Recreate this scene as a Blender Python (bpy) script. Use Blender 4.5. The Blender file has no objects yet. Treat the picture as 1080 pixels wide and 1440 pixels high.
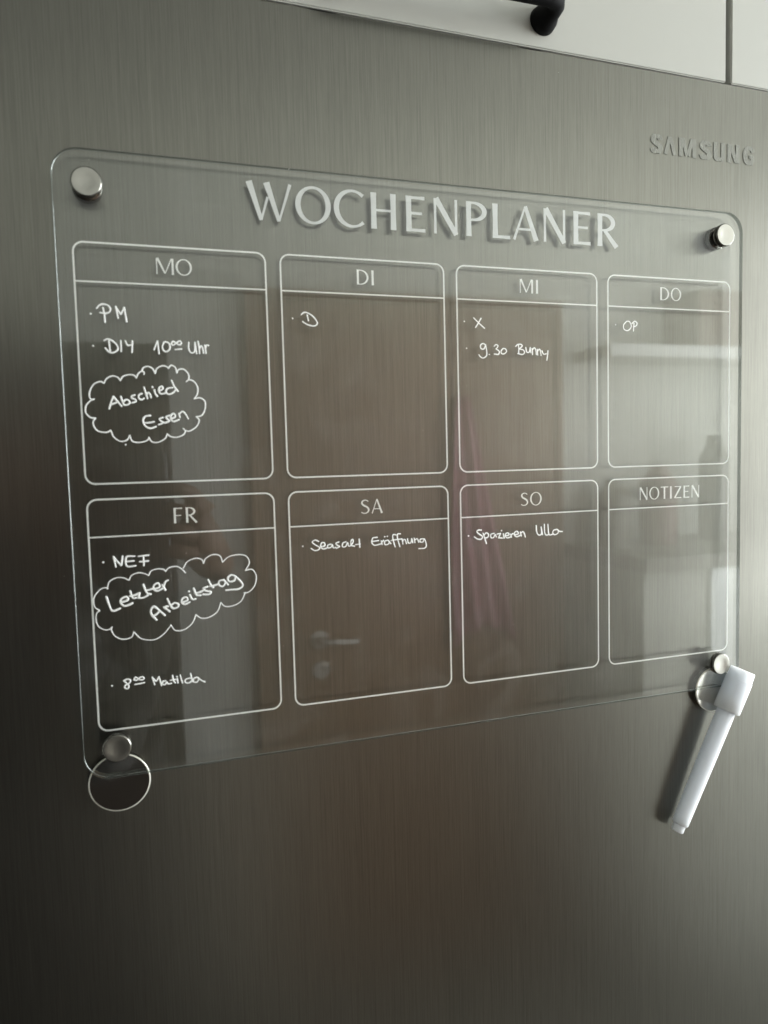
import bpy, bmesh, math, random
from mathutils import Vector, Matrix
random.seed(7)
R = math.radians
sc = bpy.context.scene
C = sc.collection

# ---------------------------------------------------------------- camera
cam_d = bpy.data.cameras.new('camera')
cam = bpy.data.objects.new('camera', cam_d)
C.objects.link(cam)
sc.camera = cam
cam_d.sensor_fit = 'VERTICAL'
cam_d.sensor_height = 36.0
cam_d.lens = 36.0 * 1033.7 / 1440.0
cam_d.clip_start = 0.01
cam_d.clip_end = 50
cam_d.dof.use_dof = True
cam_d.dof.focus_distance = 0.455
cam_d.dof.aperture_fstop = 7.5
# rows of the world-to-camera rotation measured from the planner board's own rectangle
Rm = [[0.9488418, 0.0258022, -0.31469587], [-0.04705733, 0.99708065, -0.06013132], [0.31222565, 0.07186386, 0.94728598]]
def w(v):                                    # board axes (right, down, into the fridge) -> world
    return Vector((v[0], v[2], -v[1]))
cx, cy, cz = w(Rm[0]), w(Rm[1]), w(Rm[2])
M = Matrix.Identity(4)
for i, a in enumerate((cx, -cy, -cz)):
    for j in range(3):
        M[j][i] = a[j]
M.translation = Vector((0.0255784, -0.3877057, -0.1077867))
cam.matrix_world = M

# ---------------------------------------------------------------- world, lamps, exposure
world = bpy.data.worlds.new('World')
sc.world = world
world.use_nodes = True
world.node_tree.nodes['Background'].inputs[0].default_value = (0.75, 0.8, 0.85, 1)
world.node_tree.nodes['Background'].inputs[1].default_value = 0.25
sc.view_settings.view_transform = 'Standard'
sc.view_settings.look = 'None'
sc.view_settings.gamma = 1
sc.view_settings.exposure = 0.0

def area_light(name, loc, target, sx, sy, watts, col):
    d = bpy.data.lights.new(name, 'AREA')
    d.shape = 'RECTANGLE'; d.size = sx; d.size_y = sy
    d.energy = watts; d.color = col
    o = bpy.data.objects.new(name, d)
    C.objects.link(o)
    o.location = loc
    o.rotation_euler = (Vector(target) - Vector(loc)).to_track_quat('-Z', 'Y').to_euler()
    return o
WIN_X = 2.30; YF0 = 0.0043
area_light('window_daylight', (WIN_X + 0.02, -0.63, 0.02), (0, -0.63, 0.02), 1.02, 1.3, 108, (0.93, 0.98, 1.0))
area_light('back_wall_fill', (1.64, YF0 + 0.62, -0.1), (1.64, -1, -0.1), 1.1, 1.5, 84, (0.93, 0.98, 1.0))  # added fill lamp, out of view, brightens the mirrored back wall evenly

# ---------------------------------------------------------------- helpers
def link(name, bm, mat, parent=None, smooth=False, loc=None):
    me = bpy.data.meshes.new(name)
    bmesh.ops.recalc_face_normals(bm, faces=bm.faces[:])
    bm.to_mesh(me); bm.free()
    if smooth:
        for p in me.polygons: p.use_smooth = True
    o = bpy.data.objects.new(name, me)
    C.objects.link(o)
    for m in (mat if isinstance(mat, (list, tuple)) else [mat]):
        me.materials.append(m)
    if parent: o.parent = parent
    if loc: o.location = loc
    return o
def thing(name, label, cat, loc=(0, 0, 0), group=None):
    o = bpy.data.objects.new(name, None); C.objects.link(o)
    o.location = loc
    return tag(o, label, cat, group)
def tag(o, label, cat, group=None):
    o['label'] = label; o['category'] = cat
    if group: o['group'] = group
    return o
def struct(o):
    o['kind'] = 'structure'; return o
def box(bm, x0, x1, y0, y1, z0, z1, bevel=0, seg=2):
    b = bmesh.new()
    bmesh.ops.create_cube(b, size=1, matrix=Matrix.Translation(((x0+x1)/2, (y0+y1)/2, (z0+z1)/2)) @ Matrix.Diagonal((x1-x0, y1-y0, z1-z0, 1)))
    if bevel: bmesh.ops.bevel(b, geom=b.edges[:], offset=bevel, segments=seg, profile=0.6, affect='EDGES')
    t = bpy.data.meshes.new('t'); b.to_mesh(t); b.free(); bm.from_mesh(t); bpy.data.meshes.remove(t)
    return bm
def lathe(bm, prof, center, axis=(0, 1, 0), n=64):
    """prof: (distance along axis, radius)"""
    ax = Vector(axis).normalized()
    u = ax.orthogonal().normalized(); v = ax.cross(u)
    c = Vector(center); rings = []
    for d, r in prof:
        if r < 1e-7: rings.append([bm.verts.new(c + ax*d)])
        else: rings.append([bm.verts.new(c + ax*d + (u*math.cos(2*math.pi*k/n) + v*math.sin(2*math.pi*k/n))*r) for k in range(n)])
    for a, b in zip(rings, rings[1:]):
        for k in range(n):
            q = [a[k % len(a)], a[(k+1) % len(a)], b[(k+1) % len(b)], b[k % len(b)]]
            q = list(dict.fromkeys(q))
            if len(q) > 2: bm.faces.new(q)
    return bm
def smooth_path(P, closed=False, sub=6):
    if len(P) < 3: return P
    out = []
    n = len(P)
    for i in range(n if closed else n-1):
        p0 = P[(i-1) % n] if (closed or i > 0) else P[0]*2 - P[1]
        p1, p2 = P[i], P[(i+1) % n]
        p3 = P[(i+2) % n] if (closed or i+2 < n) else P[-1]*2 - P[-2]
        for k in range(sub):
            t = k/sub
            out.append(0.5*((2*p1) + (p2-p0)*t + (2*p0-5*p1+4*p2-p3)*t*t + (3*p1-p0-3*p2+p3)*t**3))
    if not closed: out.append(P[-1])
    return out
def tube(bm, P, radii, n=8, flat=None, cap=True):
    """a tube along P; flat = (direction, factor) squashes the section along a direction"""
    if not isinstance(radii, (list, tuple)): radii = [radii]*len(P)
    if len(P) == 1: P = [P[0] - Vector((1e-5, 0, 0)), P[0] + Vector((1e-5, 0, 0))]; radii = radii*2
    pts, rr = list(P), list(radii)
    if cap:                                   # rounded ends
        d0 = (P[0]-P[1]).normalized(); d1 = (P[-1]-P[-2]).normalized()
        pts = [P[0]+d0*radii[0]*.95, P[0]+d0*radii[0]*.7] + pts + [P[-1]+d1*radii[-1]*.7, P[-1]+d1*radii[-1]*.95]
        rr = [radii[0]*.25, radii[0]*.7] + rr + [radii[-1]*.7, radii[-1]*.25]
    rings = []
    for i, p in enumerate(pts):
        t = (pts[min(i+1, len(pts)-1)] - pts[max(i-1, 0)]).normalized()
        if flat: v = flat[0]; u = t.cross(v).normalized()
        else:
            v = Vector((0.03, 0.05, 1)).normalized() if abs(t.z) < .9 else Vector((1, 0.03, 0.05)).normalized()
            u = t.cross(v).normalized(); v = u.cross(t)
        k = flat[1] if flat else 1
        rings.append([bm.verts.new(p + (u*math.cos(2*math.pi*j/n) + v*math.sin(2*math.pi*j/n)*k)*rr[i]) for j in range(n)])
    for a, b in zip(rings, rings[1:]):
        for j in range(n): bm.faces.new((a[j], a[(j+1) % n], b[(j+1) % n], b[j]))
    bm.faces.new(rings[0][::-1]); bm.faces.new(rings[-1])
def rounded(x0, x1, z0, z1, r, n=8):
    P = []
    for cxx, czz, a in ((x1-r, z1-r, 0), (x0+r, z1-r, 90), (x0+r, z0+r, 180), (x1-r, z0+r, 270)):
        for k in range(n+1):
            t = R(a + 90*k/n); P.append((cxx + r*math.cos(t), czz + r*math.sin(t)))
    return P
def extrude_poly(bm, P, y0, y1):
    """P in (x, z), solid between y0 (front) and y1"""
    a = [bm.verts.new((x, y0, z)) for x, z in P]; b = [bm.verts.new((x, y1, z)) for x, z in P]
    bm.faces.new(a); bm.faces.new(b[::-1])
    for i in range(len(P)):
        j = (i+1) % len(P); bm.faces.new((a[i], b[i], b[j], a[j]))
def ring_poly(bm, Pa, Pb, y0, y1):
    n = len(Pa)
    V = [[bm.verts.new((x, y, z)) for x, z in P] for P in (Pa, Pb) for y in (y0, y1)]
    for i in range(n):
        j = (i+1) % n
        bm.faces.new((V[0][i], V[0][j], V[2][j], V[2][i])); bm.faces.new((V[1][i], V[1][j], V[3][j], V[3][i]))
        bm.faces.new((V[0][i], V[0][j], V[1][j], V[1][i])); bm.faces.new((V[2][i], V[2][j], V[3][j], V[3][i]))

# ---------------------------------------------------------------- materials
def mat(name):
    m = bpy.data.materials.new(name); m.use_nodes = True
    return m, m.node_tree.nodes, m.node_tree.links, m.node_tree.nodes['Principled BSDF']
def simple(name, col, rough=0.5, metal=0, var=0.06, scale=30, bump=0.0, spec=0.5):
    m, N, L, B = mat(name)
    tc = N.new('ShaderNodeTexCoord')
    no = N.new('ShaderNodeTexNoise'); no.inputs['Scale'].default_value = scale; no.inputs['Detail'].default_value = 5
    L.new(tc.outputs['Object'], no.inputs['Vector'])
    mr = N.new('ShaderNodeMapRange'); mr.inputs[3].default_value = 1-var; mr.inputs[4].default_value = 1+var
    L.new(no.outputs[0], mr.inputs[0])
    mx = N.new('ShaderNodeVectorMath'); mx.operation = 'SCALE'; mx.inputs[0].default_value = col
    L.new(mr.outputs[0], mx.inputs['Scale']); L.new(mx.outputs[0], B.inputs['Base Color'])
    B.inputs['Roughness'].default_value = rough; B.inputs['Metallic'].default_value = metal
    B.inputs['Specular IOR Level'].default_value = spec
    if bump:
        b = N.new('ShaderNodeBump'); b.inputs['Strength'].default_value = bump; b.inputs['Distance'].default_value = 0.0005
        L.new(no.outputs[0], b.inputs['Height']); L.new(b.outputs[0], B.inputs['Normal'])
    return m
def brushed(name, col, rough, aniso, sx=1500, sz=10, cvar=0.2, rvar=0.08, bump=0.15, metal=1.0):
    """steel brushed from top to bottom: fine vertical grain"""
    m, N, L, B = mat(name)
    tc = N.new('ShaderNodeTexCoord')
    def grain(s1, s2, off):
        mp = N.new('ShaderNodeMapping'); mp.inputs['Scale'].default_value = (s1, 1, s2); mp.inputs['Location'].default_value = (off, off, off)
        L.new(tc.outputs['Object'], mp.inputs[0])
        no = N.new('ShaderNodeTexNoise'); no.inputs['Scale'].default_value = 1; no.inputs['Detail'].default_value = 3; no.inputs['Roughness'].default_value = .65
        L.new(mp.outputs[0], no.inputs['Vector']); return no.outputs[0]
    def math_(op, a, b, c=None):
        q = N.new('ShaderNodeMath'); q.operation = op
        for i, v in enumerate((a, b, c)):
            if v is None: continue
            if hasattr(v, 'links'): L.new(v, q.inputs[i])
            else: q.inputs[i].default_value = v
        return q.outputs[0]
    g1 = grain(sx, sz*3, 0.3); g2 = grain(sx*.5, sz*.8, 4.1); g3 = grain(sx*1.6, sz*9, 8.7)
    s = math_('MULTIPLY_ADD', g2, 0.35, math_('MULTIPLY', g1, 0.4)); s = math_('MULTIPLY_ADD', g3, 0.25, s)
    mr = N.new('ShaderNodeMapRange'); mr.inputs[1].default_value = .3; mr.inputs[2].default_value = .7
    mr.inputs[3].default_value = 1-cvar; mr.inputs[4].default_value = 1+cvar; mr.clamp = False
    L.new(s, mr.inputs[0])
    vm = N.new('ShaderNodeVectorMath'); vm.operation = 'SCALE'; vm.inputs[0].default_value = col
    L.new(mr.outputs[0], vm.inputs['Scale']); L.new(vm.outputs[0], B.inputs['Base Color'])
    L.new(math_('MULTIPLY_ADD', s, rvar*2, rough-rvar), B.inputs['Roughness'])
    B.inputs['Metallic'].default_value = metal
    B.inputs['Anisotropic'].default_value = aniso
    cv = N.new('ShaderNodeCombineXYZ'); cv.inputs[0].default_value = 1
    L.new(cv.outputs[0], B.inputs['Tangent'])
    b = N.new('ShaderNodeBump'); b.inputs['Strength'].default_value = bump; b.inputs['Distance'].default_value = 0.0002
    L.new(s, b.inputs['Height']); L.new(b.outputs[0], B.inputs['Normal'])
    return m
def acrylic(name, edge):
    """clear sheet: what passes goes straight through, what reflects follows Fresnel on both faces"""
    m, N, L, B = mat(name)
    N.remove(B); out = N['Material Output']
    tr = N.new('ShaderNodeBsdfTransparent'); gl = N.new('ShaderNodeBsdfGlossy')
    gl.distribution = 'GGX'
    mix = N.new('ShaderNodeMixShader')
    if edge:
        tr.inputs[0].default_value = (0.42, 0.45, 0.43, 1); gl.inputs['Roughness'].default_value = 0.3 if edge > .32 else .12
        gl.inputs[0].default_value = (0.52, 0.55, 0.53, 1)
        mix.inputs[0].default_value = edge
        di = N.new('ShaderNodeBsdfDiffuse'); di.inputs[0].default_value = (0.7, 0.72, 0.7, 1)
        m2 = N.new('ShaderNodeMixShader'); m2.inputs[0].default_value = 0.05 if edge > .32 else .02
        L.new(tr.outputs[0], mix.inputs[1]); L.new(gl.outputs[0], mix.inputs[2])
        L.new(mix.outputs[0], m2.inputs[1]); L.new(di.outputs[0], m2.inputs[2]); L.new(m2.outputs[0], out.inputs[0])
        return m
    tr.inputs[0].default_value = (0.975, 0.98, 0.975, 1)
    gl.inputs['Roughness'].default_value = 0.0
    ge = N.new('ShaderNodeNewGeometry'); mr = N.new('ShaderNodeMapRange')
    mr.inputs[3].default_value = 1.49; mr.inputs[4].default_value = 1/1.49
    L.new(ge.outputs['Backfacing'], mr.inputs[0])
    fr = N.new('ShaderNodeFresnel'); L.new(mr.outputs[0], fr.inputs['IOR'])
    L.new(fr.outputs[0], mix.inputs[0]); L.new(tr.outputs[0], mix.inputs[1]); L.new(gl.outputs[0], mix.inputs[2])
    # faint wiped-off ink film and fingerprints
    tc = N.new('ShaderNodeTexCoord'); no = N.new('ShaderNodeTexNoise'); no.inputs['Scale'].default_value = 28; no.inputs['Detail'].default_value = 7; no.inputs['Distortion'].default_value = 1.5
    L.new(tc.outputs['Object'], no.inputs['Vector'])
    sm_ = N.new('ShaderNodeMapRange'); sm_.inputs[1].default_value = .5; sm_.inputs[2].default_value = .85; sm_.inputs[3].default_value = 0.0; sm_.inputs[4].default_value = .03
    L.new(no.outputs[0], sm_.inputs[0])
    di = N.new('ShaderNodeBsdfDiffuse'); di.inputs[0].default_value = (.7, .7, .68, 1)
    m3 = N.new('ShaderNodeMixShader'); L.new(sm_.outputs[0], m3.inputs[0]); L.new(mix.outputs[0], m3.inputs[1]); L.new(di.outputs[0], m3.inputs[2])
    L.new(m3.outputs[0], out.inputs[0])
    return m
M_fridge = brushed('brushed_steel', (0.176, 0.172, 0.150), 0.29, 0.5, sx=2800, sz=10, cvar=.26, rvar=.03, bump=.025)
M_logo = brushed('embossed_steel', (0.195, 0.194, 0.176), 0.28, 0.5, cvar=.06, bump=.02)
M_cab = simple('cabinet_lacquer', (0.45, 0.45, 0.41), 0.45, var=0.015, scale=6, bump=0.02)
M_dark = simple('dark_gap', (0.015, 0.015, 0.014), 0.8)
M_black = simple('black_matte_metal', (0.003, 0.003, 0.003), 0.7, var=.2, scale=300, bump=.05, spec=.12)
M_panel = acrylic('clear_acrylic', 0)
M_edge = acrylic('clear_acrylic_edge', .30)
M_cham = acrylic('clear_acrylic_chamfer', .33)
M_print = simple('white_print', (0.73, 0.74, 0.73), 0.6, var=.01)
M_line = simple('white_line_print', (0.92, 0.92, 0.89), 0.6, var=.01)
M_chalk = simple('white_chalk_ink', (0.85, 0.85, 0.83), 0.7, var=.05, scale=1200)
M_satin = simple('satin_nickel', (0.40, 0.39, 0.355), 0.28, 1.0, var=.05, scale=90, bump=.03)
M_side = simple('polished_nickel', (0.16, 0.155, 0.14), 0.2, 1.0, var=.02)
M_mirror = simple('mirror_chrome', (0.62, 0.60, 0.56), 0.05, 1.0, var=.02, scale=15)
M_rim = simple('bright_rim', (0.9, 0.88, 0.80), 0.3, 0.55, var=.01)
M_plastic = simple('white_plastic', (0.77, 0.80, 0.84), 0.75, var=.015, scale=60, bump=.01)
pb_ = M_plastic.node_tree.nodes['Principled BSDF']
pb_.inputs['Subsurface Weight'].default_value = 1.0; pb_.inputs['Subsurface Scale'].default_value = .009; pb_.inputs['Subsurface Radius'].default_value = (1, 1, 1)

# ---------------------------------------------------------------- fridge and overhead cabinet
YF = 0.0043                                   # front face of the fridge door
def top_edge(x): return 0.12888 - (x-0.10042)*0.01147     # the door's top edge, a touch out of level with the board
fridge = thing('fridge', 'tall brushed steel fridge carrying the clear weekly planner', 'fridge', (0.03, YF+0.3, -1.66))
def door_mesh():
    """door slab with softly rounded front edges; its origin is the world's"""
    bm = bmesh.new(); x0, x1, zb, r = -0.42, 0.4925, -1.62, 0.0012
    def outline(ins):
        return [(x0+ins, zb+ins), (x1-ins, zb+ins), (x1-ins, top_edge(x1)-ins), (x0+ins, top_edge(x0)-ins)]
    prev = None
    for ins, y in ((r, YF), (r*.3, YF+r*.3), (0, YF+r), (0, YF+0.055)):
        V = [bm.verts.new((x, y, z)) for x, z in outline(ins)]
        if prev:
            for i in range(4): bm.faces.new((prev[i], prev[(i+1) % 4], V[(i+1) % 4], V[i]))
        else: bm.faces.new(V)
        prev = V
    bm.faces.new(prev[::-1]); return bm
def child(o, parent):
    o.parent = parent; o.matrix_parent_inverse = Matrix.Translation(parent.location).inverted(); return o
door = child(link('door', door_mesh(), M_fridge), fridge)
bm = bmesh.new(); box(bm, -0.415, 0.4875, YF+0.0565, YF+0.62, -1.65, top_edge(0.49)-0.003)
child(link('cabinet_body', bm, simple('grey_fridge_side', (0.2, 0.2, 0.19), .5)), fridge)

# embossed maker's name: every letter a raised pressing
def stroke_quad(p, q, wa, wb=None):
    wb = wa if wb is None else wb
    d = Vector((q[0]-p[0], q[1]-p[1])).normalized(); n = Vector((-d.y, d.x))
    return [(p[0]+n.x*wa/2, p[1]+n.y*wa/2), (p[0]-n.x*wa/2, p[1]-n.y*wa/2), (q[0]-n.x*wb/2, q[1]-n.y*wb/2), (q[0]+n.x*wb/2, q[1]+n.y*wb/2)]
def ribbon(P, wd):
    """outline of a thick open path; wd is a width or a list of widths"""
    V = [Vector(p) for p in P]; a, b = [], []
    for i, p in enumerate(V):
        t = (V[min(i+1, len(V)-1)] - V[max(i-1, 0)]).normalized(); n = Vector((-t.y, t.x))
        k = wd[i] if isinstance(wd, list) else wd
        a.append(tuple(p+n*k/2)); b.append(tuple(p-n*k/2))
    return a, b
def add_ribbon(bm, P, wd, f, y0, y1):
    a, b = ribbon(P, wd)
    a = [f(p) for p in a]; b = [f(p) for p in b]
    A = [[bm.verts.new((x, y, z)) for x, z in S] for S in (a, b) for y in (y0, y1)]
    n = len(a)
    for i in range(n-1):
        for s, t in ((0, 2), (1, 3), (0, 1), (2, 3)):
            bm.faces.new((A[s][i], A[s][i+1], A[t][i+1], A[t][i]))
    bm.faces.new((A[0][0], A[2][0], A[3][0], A[1][0])); bm.faces.new((A[0][-1], A[2][-1], A[3][-1], A[1][-1]))
def sp(P, sub=6): return [tuple(v) for v in smooth_path([Vector(p) for p in P], sub=sub)]
S_path = sp([(.60, .72), (.58, .84), (.45, .90), (.31, .88), (.22, .76), (.26, .62), (.42, .51), (.57, .40), (.62, .25), (.53, .12), (.38, .09), (.24, .13), (.18, .28)])
LOGO = {
 'S': (.80, [('r', S_path, .2)]),
 'A': (.86, [('r', [(.10, 0), (.42, .93)], .2), ('r', [(.47, .93), (.79, 0)], .2)]),
 'M': (1.12, [('r', [(.12, 0), (.12, 1)], .19), ('r', [(.24, .98), (.53, .06)], .18), ('r', [(.59, .06), (.88, .98)], .18), ('r', [(1.0, 0), (1.0, 1)], .19)]),
 'U': (.76, [('r', [(.12, 1)] + sp([(.12, .35), (.14, .18), (.25, .09), (.38, .08), (.51, .09), (.62, .18), (.64, .35)]) + [(.64, 1)], .2)]),
 'N': (.82, [('r', [(.12, 0), (.12, 1)], .2), ('r', [(.20, .97), (.62, .03)], .2), ('r', [(.70, 0), (.70, 1)], .2)]),
 'G': (.80, [('r', sp([(.68, .70), (.60, .86), (.42, .91), (.24, .84), (.13, .65), (.12, .42), (.18, .2), (.34, .09), (.52, .10), (.62, .2), (.66, .36)]), .2), ('r', [(.40, .43), (.74, .43)], .14)]),
}
for ch, ua, ub in (('S', 3.350, 3.438), ('A', 3.452, 3.538), ('M', 3.566, 3.690), ('S', 3.722, 3.812), ('U', 3.834, 3.916), ('N', 3.943, 4.034), ('G', 4.070, 4.160)):
    ua -= .014; ub -= .015
    W, parts = LOGO[ch]
    x0, x1 = (ua+.002)/10, (ub+.010)/10; h = 0.0115; zb = 0.0768
    lo = min(q[0] for _, P, wd in parts for s_ in ribbon(P, wd*1.32) for q in s_); hi = max(q[0] for _, P, wd in parts for s_ in ribbon(P, wd*1.32) for q in s_)
    f = lambda p: (x0 + (p[0]-lo)/(hi-lo)*(x1-x0), zb + min(1, max(0, p[1]))*h)
    bm = bmesh.new()
    for i, (_, P, wd) in enumerate(parts): add_ribbon(bm, P, wd*1.32, f, YF-0.00032-i*0.00002, YF+0.0004)
    bmesh.ops.bevel(bm, geom=[e for e in bm.edges if len(e.link_faces) == 2 and e.calc_face_angle(0) > .6 and all(v.co.y < YF for v in e.verts)], offset=0.00012, segments=2, affect='EDGES')
    child(link('embossed_letter', bm, M_logo), fridge)

cab = thing('overhead_cabinet', 'pale grey kitchen cupboard above the fridge with a black bow handle', 'cupboard', (0.1, YF+0.25, 0.13))
G = 0.0008
def cab_door(x0, x1, ztop=0.84):
    bm = bmesh.new()
    P = [(x0, top_edge(x0)+G), (x1, top_edge(x1)+G), (x1, ztop), (x0, ztop)]
    extrude_poly(bm, P, YF+0.0005, YF+0.019)
    bmesh.ops.bevel(bm, geom=bm.edges[:], offset=0.0007, segments=2, affect='EDGES')
    return bm
d1 = child(link('cupboard_door', cab_door(-0.42, 0.3925), M_cab), cab)
d1['label'] = 'wide pale cupboard door bearing the black bow handle'
d2 = child(link('cupboard_door', cab_door(0.3965, 0.95), M_cab), cab)
d2['label'] = 'pale cupboard door right of the narrow vertical gap'
bm = bmesh.new(); box(bm, -0.42, 0.94, YF+0.0225, YF+0.36, 0.1315, 0.84)
child(link('carcass', bm, simple('carcass_board', (0.25, 0.25, 0.23), .7)), cab)
# bow handle: two flared feet and a round bar
bm = bmesh.new(); hz = 0.1430; xr, xl = 0.2593, 0.1313
yb = -0.0167
path = [Vector((xr, YF, hz)), Vector((xr, YF-.004, hz)), Vector((xr, YF-.008, hz)), Vector((xr-.0003, yb+.006, hz)), Vector((xr-.0025, yb+.0018, hz)), Vector((xr-.0075, yb, hz)), Vector((xr-.02, yb, hz)),
        Vector((xl+.02, yb, hz)), Vector((xl+.0075, yb, hz)), Vector((xl+.0025, yb+.0018, hz)), Vector((xl+.0003, yb+.006, hz)), Vector((xl, YF-.008, hz)), Vector((xl, YF-.004, hz)), Vector((xl, YF, hz))]
rad = [.0082, .0076, .0058, .0050, .0049, .0048, .0048, .0048, .0048, .0049, .0050, .0058, .0076, .0082]
tube(bm, path, rad, n=28, flat=None, cap=False)
child(link('bow_handle', bm, M_black, smooth=True), cab)

# ---------------------------------------------------------------- planner board
board = thing('weekly_planner_board', 'clear acrylic weekly planner with white WOCHENPLANER lettering and eight rounded boxes', 'planner board', (0.196, 0, -0.11))
BX0, BX1, BZ1, BZ0, BT = -0.00769, 0.39972, 0.04304, -0.26440, 0.0028
PB = rounded(BX0, BX1, BZ0, BZ1, 0.0125, 12)
ch_ = .00022
PI_ = rounded(BX0+ch_, BX1-ch_, BZ0+ch_, BZ1-ch_, 0.0125-ch_, 12)
bm = bmesh.new()
rings = [[bm.verts.new((x, y, z)) for x, z in P_] for P_, y in ((PI_, -BT), (PB, ch_-BT), (PB, -ch_), (PI_, 0))]
bm.faces.new(rings[0]); bm.faces.new(rings[3][::-1])
for a_, b_ in zip(rings, rings[1:]):
    for i in range(len(a_)): bm.faces.new((a_[i], a_[(i+1) % len(a_)], b_[(i+1) % len(a_)], b_[i]))
panel = child(link('acrylic_panel', bm, [M_panel, M_edge, M_cham]), board)
for p in panel.data.polygons: p.material_index = 0 if abs(p.normal.y) > .9 else (2 if abs(p.normal.y) > .3 else 1)
panel['label'] = 'clear acrylic sheet with rounded corners'

# printed boxes
CW, CH, HH, RP, LW = 0.09214, 0.11642, 0.01858, 0.12413, 0.00042
FR_Y0, FR_Y1 = 0.00004, 0.00012
names = [['MO', 'DI', 'MI', 'DO'], ['FR', 'SA', 'SO', 'NOTIZEN']]
for r in range(2):
    for c in range(4):
        x0, x1, z1 = c*0.1, c*0.1+CW, -r*RP; z0 = z1-CH
        bm = bmesh.new()
        ring_poly(bm, rounded(x0-LW, x1+LW, z0-LW, z1+LW, .0052), rounded(x0+LW, x1-LW, z0+LW, z1-LW, .0052-2*LW), FR_Y0, FR_Y1)
        zz = z1-HH
        extrude_poly(bm, [(x0+LW, zz-LW*.9), (x1-LW, zz-LW*.9), (x1-LW, zz+LW*.9), (x0+LW, zz+LW*.9)], FR_Y0+.00001, FR_Y1)
        o = child(link('day_box_outline', bm, M_line), board); o['label'] = 'thin white rounded box for ' + names[r][c]

# flared sans capitals, drawn per letter: polygons as strokes (centre line, widths), rings for bowls
def ell(cx_, cz_, rx, rz, n=48, tilt=0.0):
    return [(cx_ + rx*math.cos(2*math.pi*k/n) + tilt*math.sin(2*math.pi*k/n)*rx, cz_ + rz*math.sin(2*math.pi*k/n)) for k in range(n)]
def arcp(cx_, cz_, rx, rz, a0, a1, n=24):
    return [(cx_+rx*math.cos(R(a0+(a1-a0)*k/n)), cz_+rz*math.sin(R(a0+(a1-a0)*k/n))) for k in range(n+1)]
def wid(n, f): return [f(k/(n-1)) for k in range(n)]
TK, TN = .150, .066
def stem(x, z0=0.0, z1=1.0, t=TK, fl=1.12):
    n = 9; P = [(x, z0+(z1-z0)*k/(n-1)) for k in range(n)]
    return (P, [t*(1+(fl-1)*abs(2*k/(n-1)-1)**2.2) for k in range(n)])
def arm(x0, x1, z, t0, t1):
    return ([(x0, z), (x0*.5+x1*.5, z), (x1, z)], [t0, t0, t1])
def diag(p, q, a, b): return ([p, ((p[0]+q[0])/2, (p[1]+q[1])/2), q], [a, (a+b)/2*.97, b])
def bowl(cx_, cz_, rx, rz, a0, a1, thin, thick, n=26):
    P = arcp(cx_, cz_, rx, rz, a0, a1, n)
    return (P, [thin+(thick-thin)*abs(math.cos(R(a0+(a1-a0)*k/n)))**1.3 for k in range(n+1)])
SP = sp([(.49, .86), (.40, .93), (.28, .955), (.15, .90), (.095, .77), (.16, .64), (.30, .54), (.44, .44), (.51, .28), (.46, .13), (.32, .045), (.17, .05), (.05, .12)], 5)
nS = len(SP)
G_ = {  # width, strokes
 'W': (1.23, [diag((.085, 1), (.385, .0), .17, .10), diag((.385, .0), (.575, .62), .055, .07), diag((.55, 1), (.865, 0), .17, .10), diag((.865, 0), (1.19, 1), .055, .085)]),
 'O': (1.0, ['ring']),
 'C': (.86, [(arcp(.53, .5, .46, .485, 48, 312, 40), [.105 if k in (0, 40) else (TN+(TK-TN)*max(0, -math.cos(R(48+264*k/40)))**1.2) + .02*(abs(k-20) > 17) for k in range(41)])]),
 'H': (.74, [stem(.085), stem(.655), arm(.14, .60, .52, .065, .065)]),
 'E': (.58, [stem(.085), arm(.14, .56, .955, .075, .10), arm(.14, .48, .52, .07, .075), arm(.14, .57, .045, .08, .105)]),
 'N': (.76, [stem(.04, t=.075), diag((.07, 1), (.715, .0), .17, .15), stem(.715, t=.075)]),
 'P': (.64, [stem(.085), bowl(.22, .72, .37, .245, 90, -90, .065, .15), arm(.13, .22, .965, .065, .065), arm(.13, .22, .475, .065, .065)]),
 'L': (.56, [stem(.085), arm(.14, .55, .045, .085, .105)]),
 'A': (.87, [diag((.035, 0), (.43, 1), .085, .055), diag((.43, 1), (.80, 0), .12, .17), arm(.20, .66, .32, .065, .065)]),
 'R': (.74, [stem(.085), bowl(.22, .73, .32, .235, 90, -90, .065, .145), arm(.13, .22, .965, .065, .065), arm(.13, .24, .495, .065, .065), diag((.25, .49), (.66, -.01), .11, .16)]),
 'M': (1.06, [stem(.05, t=.07), diag((.10, 1), (.53, .06), .16, .11), diag((.53, .06), (.93, 1), .055, .09), stem(.985, t=.14)]),
 'I': (.17, [stem(.085)]),
 'D': (.84, [stem(.085), bowl(.25, .5, .52, .468, 90, -90, .065, .155, 34), arm(.13, .25, .968, .065, .065), arm(.13, .25, .032, .065, .065)]),
 'F': (.55, [stem(.085), arm(.14, .54, .955, .075, .10), arm(.14, .46, .50, .07, .075)]),
 'S': (.60, [(SP, [.075+.065*math.sin(math.pi*k/(nS-1))**3+.02*(k in (0, nS-1)) for k in range(nS)])]),
 'T': (.70, [stem(.35), arm(.02, .68, .955, .085, .085)]),
 'Z': (.66, [arm(.06, .62, .955, .075, .07), diag((.58, .93), (.07, .05), .14, .14), arm(.04, .64, .045, .075, .10)]),
}
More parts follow.
